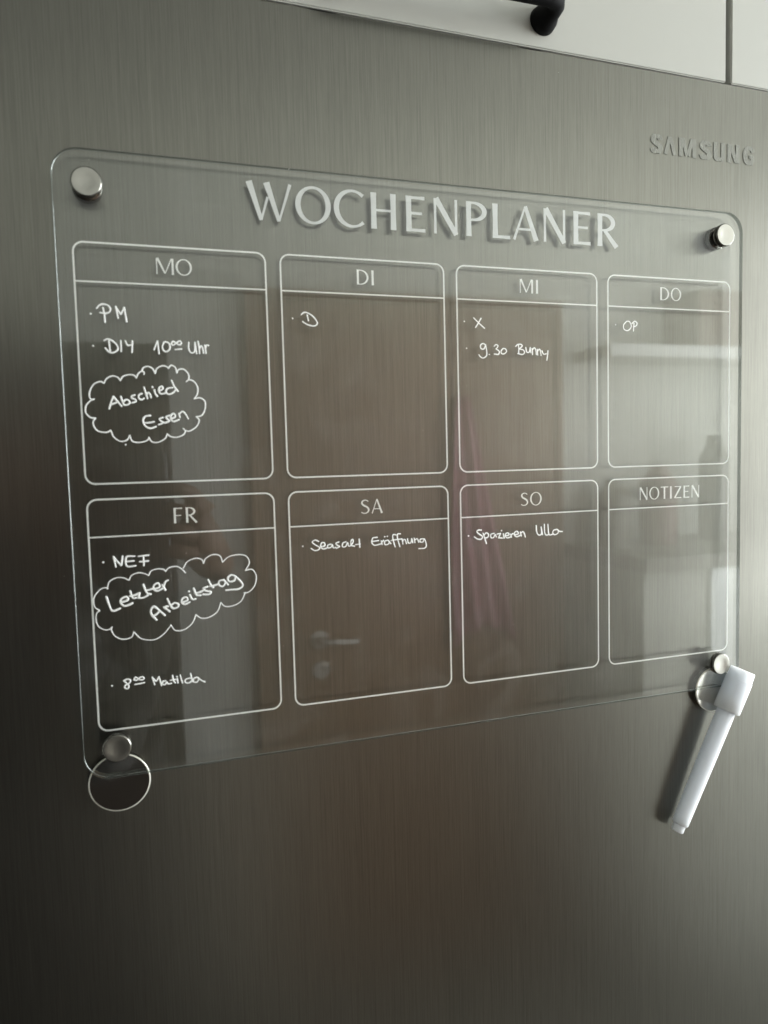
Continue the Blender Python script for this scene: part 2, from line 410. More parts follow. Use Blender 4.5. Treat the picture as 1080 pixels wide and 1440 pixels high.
def glyph(bm, ch, x0, x1, zb, h, bold=1.0):
    W, parts = G_[ch]
    xs = [q[0] for s in parts if s != 'ring' for k in ribbon(s[0], [v*bold for v in s[1]]) for q in k] or [0, 1]
    lo, hi = min(xs), max(xs); sx = (x1-x0)/(hi-lo)
    f = lambda p: (x0+(p[0]-lo)*sx, zb+p[1]*h)
    for i, s in enumerate(parts):
        y = 0.00005 + i*0.000012
        if s == 'ring':
            n = 56
            ring_poly(bm, [f(p) for p in ell(.5, .5, .5, .51, n)], [f(p) for p in ell(.5, .5, .5-.148*bold, .51-.07*bold, n, -.0)], y, y+0.0001)
        else:
            P, wd = s
            add_ribbon(bm, P, [q*bold for q in wd], f, y, y+0.0001)
T = [('W', 8.36, 10.73), ('O', 10.90, 12.81), ('C', 12.97, 14.66), ('H', 15.03, 16.48), ('E', 17.05, 18.18), ('N', 18.70, 20.16), ('P', 20.66, 21.95),
     ('L', 22.31, 23.42), ('A', 23.60, 25.27), ('N', 25.62, 27.11), ('E', 27.62, 28.80), ('R', 29.29, 30.76)]
bm = bmesh.new()
for ch, a, b in T: glyph(bm, ch, a/100, b/100, 0.0167, 0.0191)
o = child(link('title_lettering', bm, M_print), board); o['label'] = 'large white capitals reading WOCHENPLANER'
heads = {'MO': [('M', 3.79, 4.63), ('O', 4.72, 5.51)], 'DI': [('D', 14.14, 14.80), ('I', 14.97, 15.10)], 'MI': [('M', 24.01, 24.87), ('I', 25.07, 25.20)],
 'DO': [('D', 33.83, 34.49), ('O', 34.62, 35.40)], 'FR': [('F', 4.07, 4.50), ('R', 4.67, 5.24)], 'SA': [('S', 14.01, 14.50), ('A', 14.62, 15.27)],
 'SO': [('S', 23.90, 24.39), ('O', 24.52, 25.30)], 'NOTIZEN': [('N', 32.30, 32.88), ('O', 33.01, 33.76), ('T', 33.88, 34.45), ('I', 34.59, 34.72), ('Z', 34.91, 35.47), ('E', 35.64, 36.09), ('N', 36.28, 36.88)]}
for word, L_ in heads.items():
    lower = word in names[1]
    bm = bmesh.new()
    for ch, a, b in L_: glyph(bm, ch, a/100, b/100, -0.1377 if lower else -0.01345, 0.0079, .86)
    o = child(link('heading_lettering', bm, M_line), board); o['label'] = 'white heading ' + word

# handwriting: chalk pen lines, millimetres right and down from the corner of the MO box
NOTES = [
('handwritten_note','white handwriting PM on the first line of the MO box',0.95,[
 [(6.6,34.5)],
 [(9.4,31.8),(10.7,30.3),(12.5,29.7),(14.6,30.3),(15.6,31.8),(15,33.4),(13.2,34.1),(10.8,33.8)],
 [(12.2,31.4),(12.7,34.7),(12.8,38.3)],
 [(18.1,30.7),(18.5,33.6),(18.9,36.2)],
 [(18.1,30.7),(19.1,32.6),(20.2,34.2)],
 [(20.2,34.2),(21,32.7),(21.9,31)],
 [(21.9,31),(22.3,34.4),(22.7,37.7)],
]),
('handwritten_note','white handwriting DIY 10 Uhr on the second line of the MO box',0.85,[
 [(6.9,49.7)],
 [(12.1,47),(13.6,46.3),(15.8,47.2),(17.8,49.3),(18,51.2),(16.2,52.7),(14.1,52.6),(12.3,50.7)],
 [(14.1,47.2),(14.3,49.7),(14.4,52.5)],
 [(19.6,46.9),(19.5,52.2)],
 [(21.7,47),(22.7,49.1),(24.7,48.7)],
 [(24.9,47),(24.5,52.5)],
 [(34.9,50.9),(36.7,46.7)],
 [(36.7,46.7),(37.2,52.9)],
 [(39.8,47.2),(38.9,49.5),(39.6,51.4),(41.1,51.7),(42.5,50.1),(42.2,47.8),(40.7,47),(39.8,47.2)],
 [(43.2,47.8),(44.2,46.7),(45.7,47.6),(47,48.3),(48.1,47.5),(47.4,46.4),(45.7,47.4),(44.1,48.6),(43.2,47.8)],
 [(45,50.7),(48.1,50.3)],
 [(51.7,46.9),(51.5,50.2),(52.7,52.1),(54.3,51.4),(54.7,46.9)],
 [(54.7,46.9),(55.3,52.5)],
 [(56.2,46.4),(56.6,49.4),(56.8,52.4)],
 [(56.7,50.1),(57.8,48.5),(58.4,50),(58.7,52.2)],
 [(59.5,48.2),(59.9,52.2)],
 [(59.7,49.7),(60.4,48.2),(61.3,48.3)],
]),
('cloud_outline','white scalloped cloud drawn around Abschied Essen',0.75,[
 [(6,75.3),(4.3,74.9),(4.1,72),(6.1,68.2),(9.2,66.8),(10.9,67.6)],
 [(10.9,67.6),(12.2,65.3),(15,64),(17.4,64.8),(18.5,66.2)],
 [(18.5,66.2),(19.8,64.2),(22.6,63.3),(25,63.7),(25.9,64.9)],
 [(25.9,64.9),(26.9,62.8),(28.4,61.6),(29.6,62),(29.6,63.1)],
 [(28.5,61.6),(29.5,59.8),(31.7,59.2),(33.8,60.3),(34.9,62.5)],
 [(34.9,62.5),(35.7,60.3),(38.3,58.8),(40.5,59.2),(41.3,60)],
 [(41.3,60),(42.7,58.5),(44.6,59.5),(45.3,62.2)],
 [(45.3,62.2),(46.2,60.6),(48.7,60.4),(50.8,62.7),(50.9,65.2),(49.7,66.5)],
 [(50.9,65.4),(53.5,66.5),(55.1,69.5),(54.7,72.8),(53.2,75)],
 [(53.2,75),(56.1,74.6),(58.4,76.5),(58.2,80.4),(56.4,83.4),(53.7,84)],
 [(53.7,84),(55.1,85.7),(53.9,88.7),(50.5,91.1),(48.3,90.9),(47.2,89.9)],
 [(48.3,90.9),(47.2,92.9),(44,94.2),(40.8,93.8),(39.3,92.5)],
 [(39.3,92.5),(38.2,94.7),(35,96.5),(31.9,96.3),(30.4,94)],
 [(30.7,94.5),(28.8,95.9),(25.6,96.5),(22.6,95.8),(21.5,92.9)],
 [(21.5,92.9),(20.2,95.1),(17.1,95.8),(14.1,93.7),(13.3,91.5),(12.8,90.4)],
 [(12.8,90.4),(10.9,91.3),(7.6,90.9),(5.6,89.1),(5,86.3),(6.2,84.4)],
 [(6.2,84.4),(3.8,84),(1.9,81.5),(2.3,78.3),(4.2,76.1),(6,75.3)],
 [(19.4,97.4)],
]),
('handwritten_note','white handwriting Abschied Essen inside the upper cloud',1.0,[
 [(12.7,79.8),(13.8,76.4),(14.9,74)],
 [(14.9,74),(16.2,75.8),(18.5,78.7)],
 [(13.2,77.8),(15.1,77.3),(16.9,76.4)],
 [(18.3,74),(18.9,76.4),(19.5,77.9)],
 [(19.2,76.8),(20.5,75.5),(22,76),(22.2,77.2),(20.7,78.1),(19.5,77.9)],
 [(24.8,73.2),(23.3,73.8),(23.5,74.8),(25,75.4),(25.1,76.4),(23.4,77)],
 [(28.1,72.5),(26.7,73.2),(26.7,74.8),(27.9,75.5),(29.1,74.8)],
 [(29.3,69.4),(30,72.3),(30.7,75)],
 [(30.1,73.3),(31.1,72.1),(32,72.7),(32.4,74.4)],
 [(34.1,70.7),(34.5,72.6),(35.4,73.7)],
 [(33.3,69.3)],
 [(36.2,71.1),(38.1,70.3),(37.9,69),(36.6,69.4),(36.2,71.1),(37.2,72.6),(39.4,72.2)],
 [(42.9,69.5),(40.6,69.9),(39.6,71.4),(40.8,72.8),(43.1,72),(44.5,70.3)],
 [(42.6,66),(43.8,69.1),(45.4,71.3)],
 [(31.7,83.3),(29.3,83.7),(28.1,85.5),(28.8,88.1),(31.2,89.6),(34.1,88.8)],
 [(29.1,86.9),(31.1,86.8),(33.3,86.4)],
 [(37.6,84.3),(35.9,84.9),(36.6,86.1),(37.7,86.9),(35.4,87.8)],
 [(40.8,83.3),(39.1,84),(39.8,85.2),(40.6,86.1),(38.3,86.9)],
 [(41.3,85),(43.5,84),(43.1,82.5),(41.7,83),(41.3,85),(42.7,86.3),(45.3,85.4)],
 [(45.3,82.4),(45.8,84.3)],
 [(45.4,82.7),(47.1,81.4),(48.5,82.5),(49.8,85)],
]),
('handwritten_note','white handwriting NEF on the first line of the FR box',0.95,[
 [(6.2,154.9)],
 [(11.1,152.5),(11.5,155),(11.9,157.6)],
 [(11.1,152.5),(12.8,155),(14.4,157)],
 [(14.6,156.8),(15.3,152.5)],
 [(20.9,152.9),(17.1,153),(17.1,157.6),(21.2,157.7)],
 [(17.4,155.3),(20.5,155.2)],
 [(22.7,153.1),(27.6,152.8)],
 [(25.1,153.2),(25.1,157.9)],
 [(23.3,155.8),(27.3,155.7)],
]),
('cloud_outline','white scalloped cloud drawn around Letzter Arbeitstag',0.6,[
 [(3.4,178.7),(1.2,176.7),(1,172.3),(3.9,168.5),(6.3,167.6),(7.8,168.1)],
 [(7.4,168.3),(8.4,165),(11.1,163.3),(14.4,163.1),(17.8,164.7)],
 [(17.8,164.7),(19.1,162.4),(22.3,161.3),(25.3,162),(27.1,163)],
 [(27.1,163),(28.5,160.8),(31.8,160),(34.5,160.6),(35.4,161.6)],
 [(35.4,161.6),(37.2,159.8),(40.7,159.4),(43.3,160.9),(45,163)],
 [(44.1,160.5),(46.2,157.4),(50.2,155.9),(53.3,156.7),(54.2,158.8)],
 [(54.2,158.8),(55.3,156.4),(58.9,154.6),(62.5,155.4),(63.8,158.8)],
 [(63.8,158.8),(66.9,156.3),(71.8,155.4),(76,156.5),(77.5,160),(75.3,164)],
 [(75.3,164),(78.8,163.7),(80.8,167.3),(79.8,172.3),(76.7,175.4),(74.1,175.7)],
 [(74.6,176),(72.4,180),(68.3,182),(64.2,182),(62.1,179.8)],
 [(62.1,179.8),(60.1,184.3),(56,186.9),(52,187.1),(49.3,185)],
 [(49.3,185),(47.2,189.3),(43.1,192.2),(38.8,192.2),(36.8,189.2)],
 [(36.8,189.2),(33,193.5),(28.3,195.9),(22.3,194.8),(18.8,191)],
 [(18.8,191),(17.4,193.6),(13.3,194.1),(9.7,192),(8.2,188.4),(8.8,187.5)],
 [(8.5,188.2),(5.8,188.7),(2.7,186.9),(1.5,183.4),(1.9,180.1),(3.4,178.7)],
]),
('handwritten_note','white handwriting Letzter Arbeitstag inside the lower cloud',1.1,[
 [(6.8,172.2),(8,176.7),(9.4,179.5),(12.9,178.5)],
 [(13.3,175.6),(16.7,174.6),(16.1,172.9),(13.7,173.8),(13.3,175.7),(15.2,177.5),(18.8,176.4)],
 [(18,170.2),(19.1,173.7),(20.6,173.8)],
 [(17.7,172.8),(19.7,172.5),(22.4,171.6)],
 [(22.4,171.6),(21.7,173.9)],
 [(21.7,173.9),(24,174.1),(26.3,173)],
 [(24.4,167.5),(25.8,171.6),(27.7,172.6)],
 [(25.3,170.5),(27.2,170.3),(29.3,169.7)],
 [(29.2,170.2),(32.1,169.3),(31.5,167.3),(29.6,168),(29.2,170),(30.9,171.2),(33.4,170.2)],
 [(33.5,168.4),(34.8,171)],
 [(34.1,169),(35.1,166.8),(36.4,166.2)],
 [(29.9,185.9),(27.7,183),(27.5,180.3),(29.2,179),(31.6,181.4),(34,183.9)],
 [(27.9,183.9),(30,183),(31.6,181.4)],
 [(33.8,179.8),(35.2,181),(36.4,182.1)],
 [(34.5,180.7),(34.8,179.5),(35.9,179.5)],
 [(35.6,175.6),(36.6,178.2),(37.6,180.3)],
 [(37.3,179),(39.1,178),(40.8,178.8),(40.5,180.2),(38.6,180.8),(37.4,180.1)],
 [(42.6,178.1),(45.5,177.1),(44.8,175.5),(42.8,176.3),(42.6,178.3),(44.3,179.1),(46.5,178.2)],
 [(46.7,174.5),(47.9,176.9),(49.4,176.8)],
 [(46.3,172.7)],
 [(48.7,171.3),(50,174.7),(52.1,175.2)],
 [(49.3,173.9),(51.4,173.6),(53.2,172.9)],
 [(55.7,171),(53.6,171.7),(54.7,173.1),(57.2,173.8),(56.3,175),(53.3,174.8)],
 [(56.2,167.5),(57.5,170.5),(58.6,171.6)],
 [(56.8,170.9),(59.1,170.6),(61.5,170)],
 [(64.1,168.1),(61.7,168.5),(61.5,170.6),(63.4,171.4),(64.7,169.6),(64.1,168.1),(66.1,170.8)],
 [(70.1,166.7),(68,165.8),(66.1,167.2),(66.8,169.1),(69.3,168.8),(70.1,166.7)],
 [(70.1,166.7),(72.7,169.6),(73.6,171.8),(71.5,173.4),(67.8,173.5),(65,173.6)],
]),
('handwritten_note','white handwriting 8 Matilda near the bottom of the FR box',0.85,[
 [(7.2,217.1)],
 [(13,215.1),(14.5,214.6),(15.9,215.2),(15.5,216.6),(13.5,217.6),(13.2,218.9),(14.5,219.4),(15.1,218.2),(14.1,216.6),(12.8,215.2)],
 [(17.6,215.3),(18.4,214.1),(19.7,214.9),(21.1,215.8),(22.5,215.3),(22,214.3),(20.4,214.5),(19,215.7),(17.6,215.3)],
 [(18,217.7),(20.3,217.6),(22.6,217.3)],
 [(26.5,215.1),(27,217.2),(27.5,219)],
 [(26.5,215.1),(27.6,216.6),(28.4,217.2),(29.7,215.2)],
 [(29.7,215.2),(30.3,217.6),(30.8,219.9)],
 [(32.9,217.7),(31.6,217.8),(31.3,219.1),(32.4,219.6),(33.5,218.4),(34,219.4),(35.6,219.3)],
 [(36.3,215.3),(36.8,218.1),(37.6,219.3)],
 [(35.1,217.7),(38,217.5)],
 [(38.6,217.2),(38.8,219.5)],
 [(38.4,216.2)],
 [(40.1,215.5),(40.6,217.8),(41.1,219.7)],
 [(45.1,217.7),(43,218),(42.3,219.1),(43.4,220.1),(45,219.8),(45.9,218.9)],
 [(45.3,215.3),(45.7,217.8),(46.3,219.8)],
 [(48.3,217.6),(46.7,218.2),(46.8,219.9),(48.4,220.1),(49.2,218.7),(48.7,217.7),(50.5,219.5),(52.3,220.6)],
]),
('handwritten_note','white handwriting Seasalt Eröffnung in the SA box',0.8,[
 [(106.2,153.2)],
 [(114.9,151.1),(113,150.3),(111.4,151.2),(112.8,152.7),(115.2,154.3),(114.8,155.5),(112.6,155.9),(110.7,154.7)],
 [(115.8,154),(118.1,153.7),(118,152.1),(116.5,152),(115.9,154),(117.3,155.3),(119.5,154.9)],
 [(121.6,153),(119.8,153.5),(120,154.9),(121.7,154.7),(122.4,153.3),(123,155.1),(124.3,154.9)],
 [(126.1,152.1),(124.4,152.7),(125.2,153.8),(126.5,154.6),(124.6,155.4)],
 [(130.1,152.2),(128.3,152.9),(128.1,154.7),(129.8,154.8),(131,152.7),(131.5,154.6),(132.5,154.6)],
 [(132.5,154.6),(134.2,152.6),(133.8,151.1),(132.9,152.1),(133.1,154.3),(134.9,154.9)],
 [(137.6,151.2),(137.9,155.7)],
 [(135.5,154.1),(138.1,153.9)],
 [(148,150.8),(145.5,151.1),(144.8,153.4),(146.4,155.1),(149.9,154.6)],
 [(145.2,153),(148.8,152.6)],
 [(150.3,152.8),(150.8,155)],
 [(150.4,153.7),(151.7,152.7)],
 [(154.1,152.7),(152.4,153.3),(152.4,155),(154.1,155.1),(155.1,153.8),(154.1,152.7),(155.9,154.8)],
 [(152.4,150.7)],
 [(154,150.6)],
 [(159,150.1),(157.3,149.9),(157.2,152.5),(158.4,156.8)],
 [(156.1,153),(159.6,152.7)],
 [(161.7,149.6),(159.9,149.8),(160,152.7),(161.2,156.8)],
 [(159.9,152.7),(162.3,152.6)],
 [(162.5,152.4),(163,155.4)],
 [(162.7,153.7),(164.2,152.9),(165.1,155.3)],
 [(165.8,152.6),(166.2,154.9),(167.7,155),(168.3,152.8)],
 [(168.3,152.8),(168.9,155)],
 [(169.8,152.5),(170.2,155.1)],
 [(169.9,153.8),(171.6,153),(172.5,155)],
 [(175.5,153.2),(173.5,153.4),(173.4,154.9),(175.1,154.9),(175.9,153.2),(177,156.6),(176.1,158.5),(172.4,158.6)],
]),
('handwritten_note','white handwriting Spazieren Ulla in the SO box',0.9,[
 [(203.2,153.2)],
 [(211.4,150.3),(209.6,150.2),(208.5,151.1),(210.2,152.7),(212,154),(211.3,155.5),(209,155.4),(206.9,154)],
 [(212.5,152.2),(213.4,155),(214.5,158.3)],
 [(213.1,153.3),(214.4,152.1),(215.9,153),(215.4,154.7),(213.6,155)],
 [(219.6,152.6),(217.5,153.1),(217.5,155),(219.1,155.1),(220.2,153.4),(221,154.9)],
 [(221.5,153.2),(223.7,152.9)],
 [(223.7,152.9),(222.4,155.4)],
 [(222.4,155.4),(224.9,155.7)],
 [(225.5,153.3),(226,155.8)],
 [(224.4,151.3)],
 [(226.8,154.6),(229.1,154.1),(228.6,152.9),(227.2,153.2),(226.8,154.6),(228,155.8),(230.1,155.4)],
 [(230.1,153.7),(230.9,155.6)],
 [(230.5,154.5),(231.4,153.6),(232.3,153.6)],
 [(232.7,154.3),(235.3,153.8),(234.6,152.3),(233,152.8),(232.7,154.3),(234.3,155.5),(236.3,154.9)],
 [(236.7,152.8),(237.3,155.2)],
 [(236.9,153.7),(238.3,152.7),(239.3,153.9),(240,156)],
 [(247.3,149.6),(247.6,153.3),(249,155.3),(250.8,154.6),(250.6,150.6)],
 [(250.6,150.6),(251.5,155.2)],
 [(252.8,149.1),(253,153.9),(254,155.6),(255.4,155.5)],
 [(255.2,149.2),(255.5,153.6),(256.3,155.6),(258.3,155.4)],
 [(261.2,152.6),(259.2,153),(258.5,154.5),(259.7,155.7),(261.9,155),(262.3,153.3),(261.2,152.4),(263,153.8),(265.2,154.1)],
]),
('handwritten_note','white handwritten cross on the first line of the MI box',0.8,[
 [(203,31.6)],
 [(208.8,29.4),(212.1,32.3),(215.5,35)],
 [(213.4,29.5),(211.8,32),(209.9,34.7)],
]),
('handwritten_note','white handwriting 9.30 Bunny on the second line of the MI box',0.8,[
 [(204.1,46.5)],
 [(215.9,44.3),(214.3,43.6),(212.8,44.7),(213.1,46.5),(214.8,46.7),(215.9,44.8)],
 [(215.9,44.3),(216.6,47.7),(216.4,50.5),(214.3,51.8),(212.6,51.1),(211.7,50)],
 [(218.3,49.7)],
 [(221.4,45),(222.6,44),(223.9,44.8),(222.6,46.5)],
 [(222.6,46.5),(224.6,47.8),(224,49.5),(221.4,49.4)],
 [(227.1,46.1),(225.8,47.5),(226.1,49),(227.8,49.1),(229.3,47.7),(228.5,46.3),(227.1,46.1)],
 [(235.2,44.8),(236.5,43.7),(238.5,43.5),(239.5,44.4),(237.4,46.2)],
 [(237,44.1),(237.2,46.5),(237.1,48.8)],
 [(237.4,46.2),(240.1,46.7),(240.9,48.2),(239.5,49.3),(236.5,48.8)],
 [(241.8,45.3),(242.4,47.8),(244,47.8),(244.7,45.2)],
 [(244.7,45.2),(245.1,48.2)],
 [(245.9,45.7),(246.2,49.2)],
 [(246,46.8),(247.3,45.3),(248.3,46.5),(248.7,49.2)],
 [(249.3,46.2),(249.6,49.4)],
 [(249.6,47.2),(250.7,46),(251.5,47.2),(251.8,49.7)],
 [(252.4,46.9),(253.5,48.8),(255.3,48.6)],
 [(256.4,46.8),(256.1,49.5),(255.6,52.3)],
]),
('handwritten_note','white handwritten letter D in the DI box',0.8,[
 [(104.8,33.1),(105,33.5)],
 [(109.6,31.2),(110.7,30.2),(112.2,30),(114.7,31.1),(116.9,33.1),(118,35.1),(117.5,36.3),(115.9,36.9),(113.1,36.4),(111.4,35.6),(110.2,34.8)],
 [(112.7,31.3),(113,32.8),(113.3,34.2)],
]),
('handwritten_note','white handwriting OP in the DO box',0.8,[
 [(303.3,30.2)],
 [(311.2,27.9),(309,30.2),(309.4,32.8),(312.2,33.4),(314.5,31.1),(313.4,28.2),(311.2,27.9)],
 [(316.5,28.9),(316.1,33.6)],
 [(315,29.2),(316.9,27.7),(318.7,28.7),(318.1,30.4),(316.1,31)],
]),
]

rn = random.Random(3)
for nm, lab, wmm, strokes in NOTES:
    bm = bmesh.new()
    for i, st in enumerate(strokes):
        P = [Vector((x/1000, -BT - 0.00010 - 0.000003*(i % 7), -z/1000)) for x, z in st]
        if len(P) > 2: P = smooth_path(P, sub=5)
        r = wmm*.94/2000
        if len(st) == 1: tube(bm, P, [r*1.15], n=10, flat=(Vector((0, 1, 0)), .2))
        else:
            k0 = rn.uniform(.88, 1.02); ph = rn.uniform(0, 6)
            tube(bm, P, [r*(k0 + .09*math.sin(ph + j*.55)) for j in range(len(P))], n=8, flat=(Vector((0, 1, 0)), .2))
    o = child(link(nm, bm, M_chalk, smooth=True), board); o['label'] = lab

# dust caught on the sheet and the steel
bm = bmesh.new(); rd = random.Random(11)
for k in range(46):
    x, z, y = rd.uniform(BX0, BX1), rd.uniform(BZ0, BZ1), -BT-.00008
    if k > 30: x, z, y = rd.uniform(-.05, .45), rd.uniform(-.5, .12), YF-.00008
    bmesh.ops.create_icosphere(bm, subdivisions=1, radius=rd.uniform(.00006, .00017), matrix=Matrix.Translation((x, y, z)) @ Matrix.Diagonal((rd.uniform(.7, 1.8), .5, rd.uniform(.7, 1.5), 1)))
o = child(link('dust_specks', bm, simple('dust', (.5, .49, .46), .9)), board); o['kind'] = 'stuff'

# ---------------------------------------------------------------- magnets, discs
def magnet(u, v, label, rear=True):
    t = thing('magnet', label, 'magnet', (u/10, 0, -v/10), 'round magnets holding the planner corners')
    bm = bmesh.new(); r = .0070; y = -0.0038 - BT; B0 = -BT
    lathe(bm, [(y+.00045, 0), (y+.0004, r*.5), (y, r-.0009), (y+.00005, r-.00055)], (0, 0, 0), n=72)
    a = link('cap_face', bm, M_satin, t, smooth=True)
    bm = bmesh.new()
    lathe(bm, [(y+.00005, r-.00055), (y+.0003, r-.00012), (y+.0006, r), (B0-.0011, r), (B0-.0009, r-.0003), (B0-.00075, r-.0003), (B0-.0006, r), (B0-.00012, r-.0001), (B0-.00010, 0)], (0, 0, 0), n=72)
    link('cap_side', bm, M_side, t, smooth=True)
    if rear:
        bm = bmesh.new()
        lathe(bm, [(.0001, 0), (.0001, r-.0003), (.0004, r), (.0018, r), (.0020, r-.0003), (.0022, r), (YF-.0001, r), (YF-.0001, 0)], (0, 0, 0), n=72)
        link('rear_magnet', bm, M_side, t, smooth=True)
    return t
magnet(.0788, -.2627, 'small round nickel magnet at the upper left corner of the planner, beside the W')
magnet(3.826, -.2748, 'small round nickel magnet at the upper right corner of the planner, below the embossed letters')
magnet(.0817, 2.481, 'small round nickel magnet at the lower left planner corner, overlapping the mirror disc', False)
magnet(3.817, 2.477, 'small round nickel magnet at the lower right planner corner, next to the white marker cap', False)
def disc(u, v, label, mface):
    t = thing('disc_magnet', label, 'disc magnet', (u/10, .0004, -v/10), 'flat disc magnets behind the lower planner corners')
    r = .0150; bm = bmesh.new(); h = YF-.0005
    lathe(bm, [(.0001, 0), (.00008, r*.6), (.00002, r-.0007)], (0, 0, 0), n=96)
    link('disc_face', bm, mface, t, smooth=True)
    bm = bmesh.new(); lathe(bm, [(.00002, r-.0007), (0, r-.0006), (.0002, r-.0001), (.0004, r)], (0, 0, 0), n=96)
    link('polished_rim', bm, M_rim, t, smooth=True)
    bm = bmesh.new(); lathe(bm, [(.0004, r), (h-.0003, r), (h, r-.0003), (h, 0)], (0, 0, 0), n=96)
    link('disc_side', bm, M_side, t, smooth=True)
disc(.0835, 2.684, 'dark mirror finished disc magnet under the lower left planner corner', M_mirror)
disc(3.8216, 2.666, 'bright steel disc magnet at the lower right planner corner, half behind the marker cap', simple('disc_steel', (0.72, 0.70, 0.66), 0.16, 1.0, var=.05, scale=40))

# ---------------------------------------------------------------- marker
def mk(l, z):                                 # along the pen: l, out from the board: z
    q = 4.78 + 1.022*z
    return Vector(((.886*q-.464*l)/10, z/10, -(.464*q+.886*l)/10))
pa, pb = mk(.395, -.080), mk(1.488, -.030)
marker = thing('marker_pen', 'white capped board marker clinging to the lower right disc magnet', 'marker', tuple(pa))
ax = (pb-pa).normalized(); Ln = (pb-pa).length
bm = bmesh.new(); r = .0052
lathe(bm, [(.020, 0), (.020, r*1.10), (.030, r*1.11), (.060, r*1.08), (Ln-.006, r), (Ln-.0006, r), (Ln, r-.0006), (Ln, 0)], (0, 0, 0), ax, 64)
link('barrel', bm, M_plastic, marker, smooth=True)
bm = bmesh.new(); lathe(bm, [(Ln-.002, .0040), (Ln+.0045, .0040), (Ln+.005, .0037), (Ln+.005, 0)], (0, 0, 0), ax, 48)
link('end_plug', bm, M_plastic, marker, smooth=True)
bm = bmesh.new(); rc = .0084
lathe(bm, [(.0004, 0), (0.0004, rc*.80), (0.0, rc*.86), (.0004, rc*.92), (.0066, rc*.955), (.0070, rc*.985), (.0074, rc), (.0280, rc*1.0), (.0288, rc-.0002), (.0290, rc-.0006), (.0288, rc-.0014), (.0240, rc-.0016), (.0235, r)], (0, 0, 0), ax, 72)
link('cap', bm, M_plastic, marker, smooth=True)

# ---------------------------------------------------------------- the room the steel and acrylic mirror
YW = -1.65; FZ = -1.66; CZ = 0.84
M_wall = simple('painted_wall', (0.60, 0.60, 0.56), .8, var=.03, scale=4)
M_ceil = simple('painted_ceiling', (0.45, 0.45, 0.43), .85, var=.02, scale=3)
def wood(name, c1, c2, rough):
    m, N, L, B = mat(name)
    tc = N.new('ShaderNodeTexCoord'); mp = N.new('ShaderNodeMapping'); mp.inputs['Scale'].default_value = (14, 14, 1.2)
    no = N.new('ShaderNodeTexNoise'); no.inputs['Scale'].default_value = 2; no.inputs['Detail'].default_value = 6; no.inputs['Distortion'].default_value = 1.2
    cr = N.new('ShaderNodeValToRGB'); cr.color_ramp.elements[0].color = (*c1, 1); cr.color_ramp.elements[1].color = (*c2, 1)
    L.new(tc.outputs['Object'], mp.inputs[0]); L.new(mp.outputs[0], no.inputs['Vector']); L.new(no.outputs[0], cr.inputs[0]); L.new(cr.outputs[0], B.inputs['Base Color'])
    B.inputs['Roughness'].default_value = rough; return m
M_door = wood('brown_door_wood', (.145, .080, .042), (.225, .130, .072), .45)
M_floor = simple('grey_floor_tile', (.13, .127, .115), .5, var=.08, scale=5)
XL, XR = -1.3, WIN_X
def slab(name, *b, m): 
    bm = bmesh.new(); box(bm, *b); return struct(link(name, bm, m))
slab('floor', XL-.1, XR+.1, YW-.1, YF+.9, FZ-.1, FZ, m=M_floor)
slab('ceiling', XL-.1, XR+.1, YW-.1, YF+.9, CZ+.002, CZ+.1, m=M_ceil)
slab('wall_back', XL-.1, XR+.1, YW-.12, YW, FZ+.002, CZ, m=M_wall)
slab('wall_left', XL-.1, XL, YW+.002, YF+.9, FZ+.002, CZ, m=M_wall)
slab('wall_right_below_window', XR, XR+.12, YW+.002, YF+.9, FZ+.002, -.66, m=M_wall)
slab('wall_right_above_window', XR, XR+.12, YW+.002, YF+.9, .70, CZ, m=M_wall)
slab('wall_right_beside_window', XR, XR+.12, YW+.002, -1.16, -.658, .698, m=M_wall)
slab('wall_right_near_fridge', XR, XR+.12, -.10, YF+.9, -.658, .698, m=M_wall)
slab('wall_behind_fridge', .97, 1.07, YF+.6, YF+.72, FZ+.002, CZ, m=M_wall)
slab('wall_beside_fill_opening', 2.21, XR-.002, YF+.6, YF+.72, FZ+.002, CZ, m=M_wall)  # this and the next two walls frame the opening for the added fill lamp
slab('wall_over_fill_opening', 1.072, 2.208, YF+.6, YF+.72, .66, CZ, m=M_wall)
slab('wall_under_fill_opening', 1.072, 2.208, YF+.6, YF+.72, FZ+.002, -.86, m=M_wall)
slab('wall_left_of_fridge', XL+.002, -.44, YF+.05, YF+.17, FZ+.002, CZ, m=M_wall)
# window frame
t = thing('window', 'white framed window in the right wall', 'window', (XR, -.60, -.65))
bm = bmesh.new()
for b in ((-1.16, -.10, -.658, -.61), (-1.16, -.10, .65, .698), (-1.16, -1.11, -.61, .65), (-.15, -.10, -.61, .65), (-.625, -.575, -.61, .65)):
    box(bm, XR-.03, XR+.015, *b)
child(link('window_frame', bm, simple('white_frame', (.8, .8, .78), .5)), t)
# door in the back wall
t = thing('room_door', 'brown wooden room door with a round rosette lever handle', 'door', (.8, YW, FZ))
M_steel = simple('lever_steel', (.52, .51, .48), .5, 1.0)
bm = bmesh.new(); box(bm, .342, 1.25, YW+.002, YW+.03, FZ+.005, .33); child(link('door_leaf', bm, M_door), t)
bm = bmesh.new(); box(bm, .312, .339, YW+.001, YW+.036, FZ+.004, .358); box(bm, 1.253, 1.275, YW+.001, YW+.036, FZ+.004, .358); box(bm, .3395, 1.2525, YW+.001, YW+.036, .333, .358)
child(link('door_frame', bm, M_door), t)
bm = bmesh.new(); lathe(bm, [(0, .026), (.006, .026), (.008, .023), (.008, .011), (.045, .010), (.045, 0)], (.483, YW+.030, -.612), (0, 1, 0), 32)
tube(bm, [Vector((.483, YW+.070, -.612)), Vector((.52, YW+.075, -.614)), Vector((.580, YW+.072, -.618))], .010, n=12); child(link('door_handle', bm, M_steel, smooth=False), t)
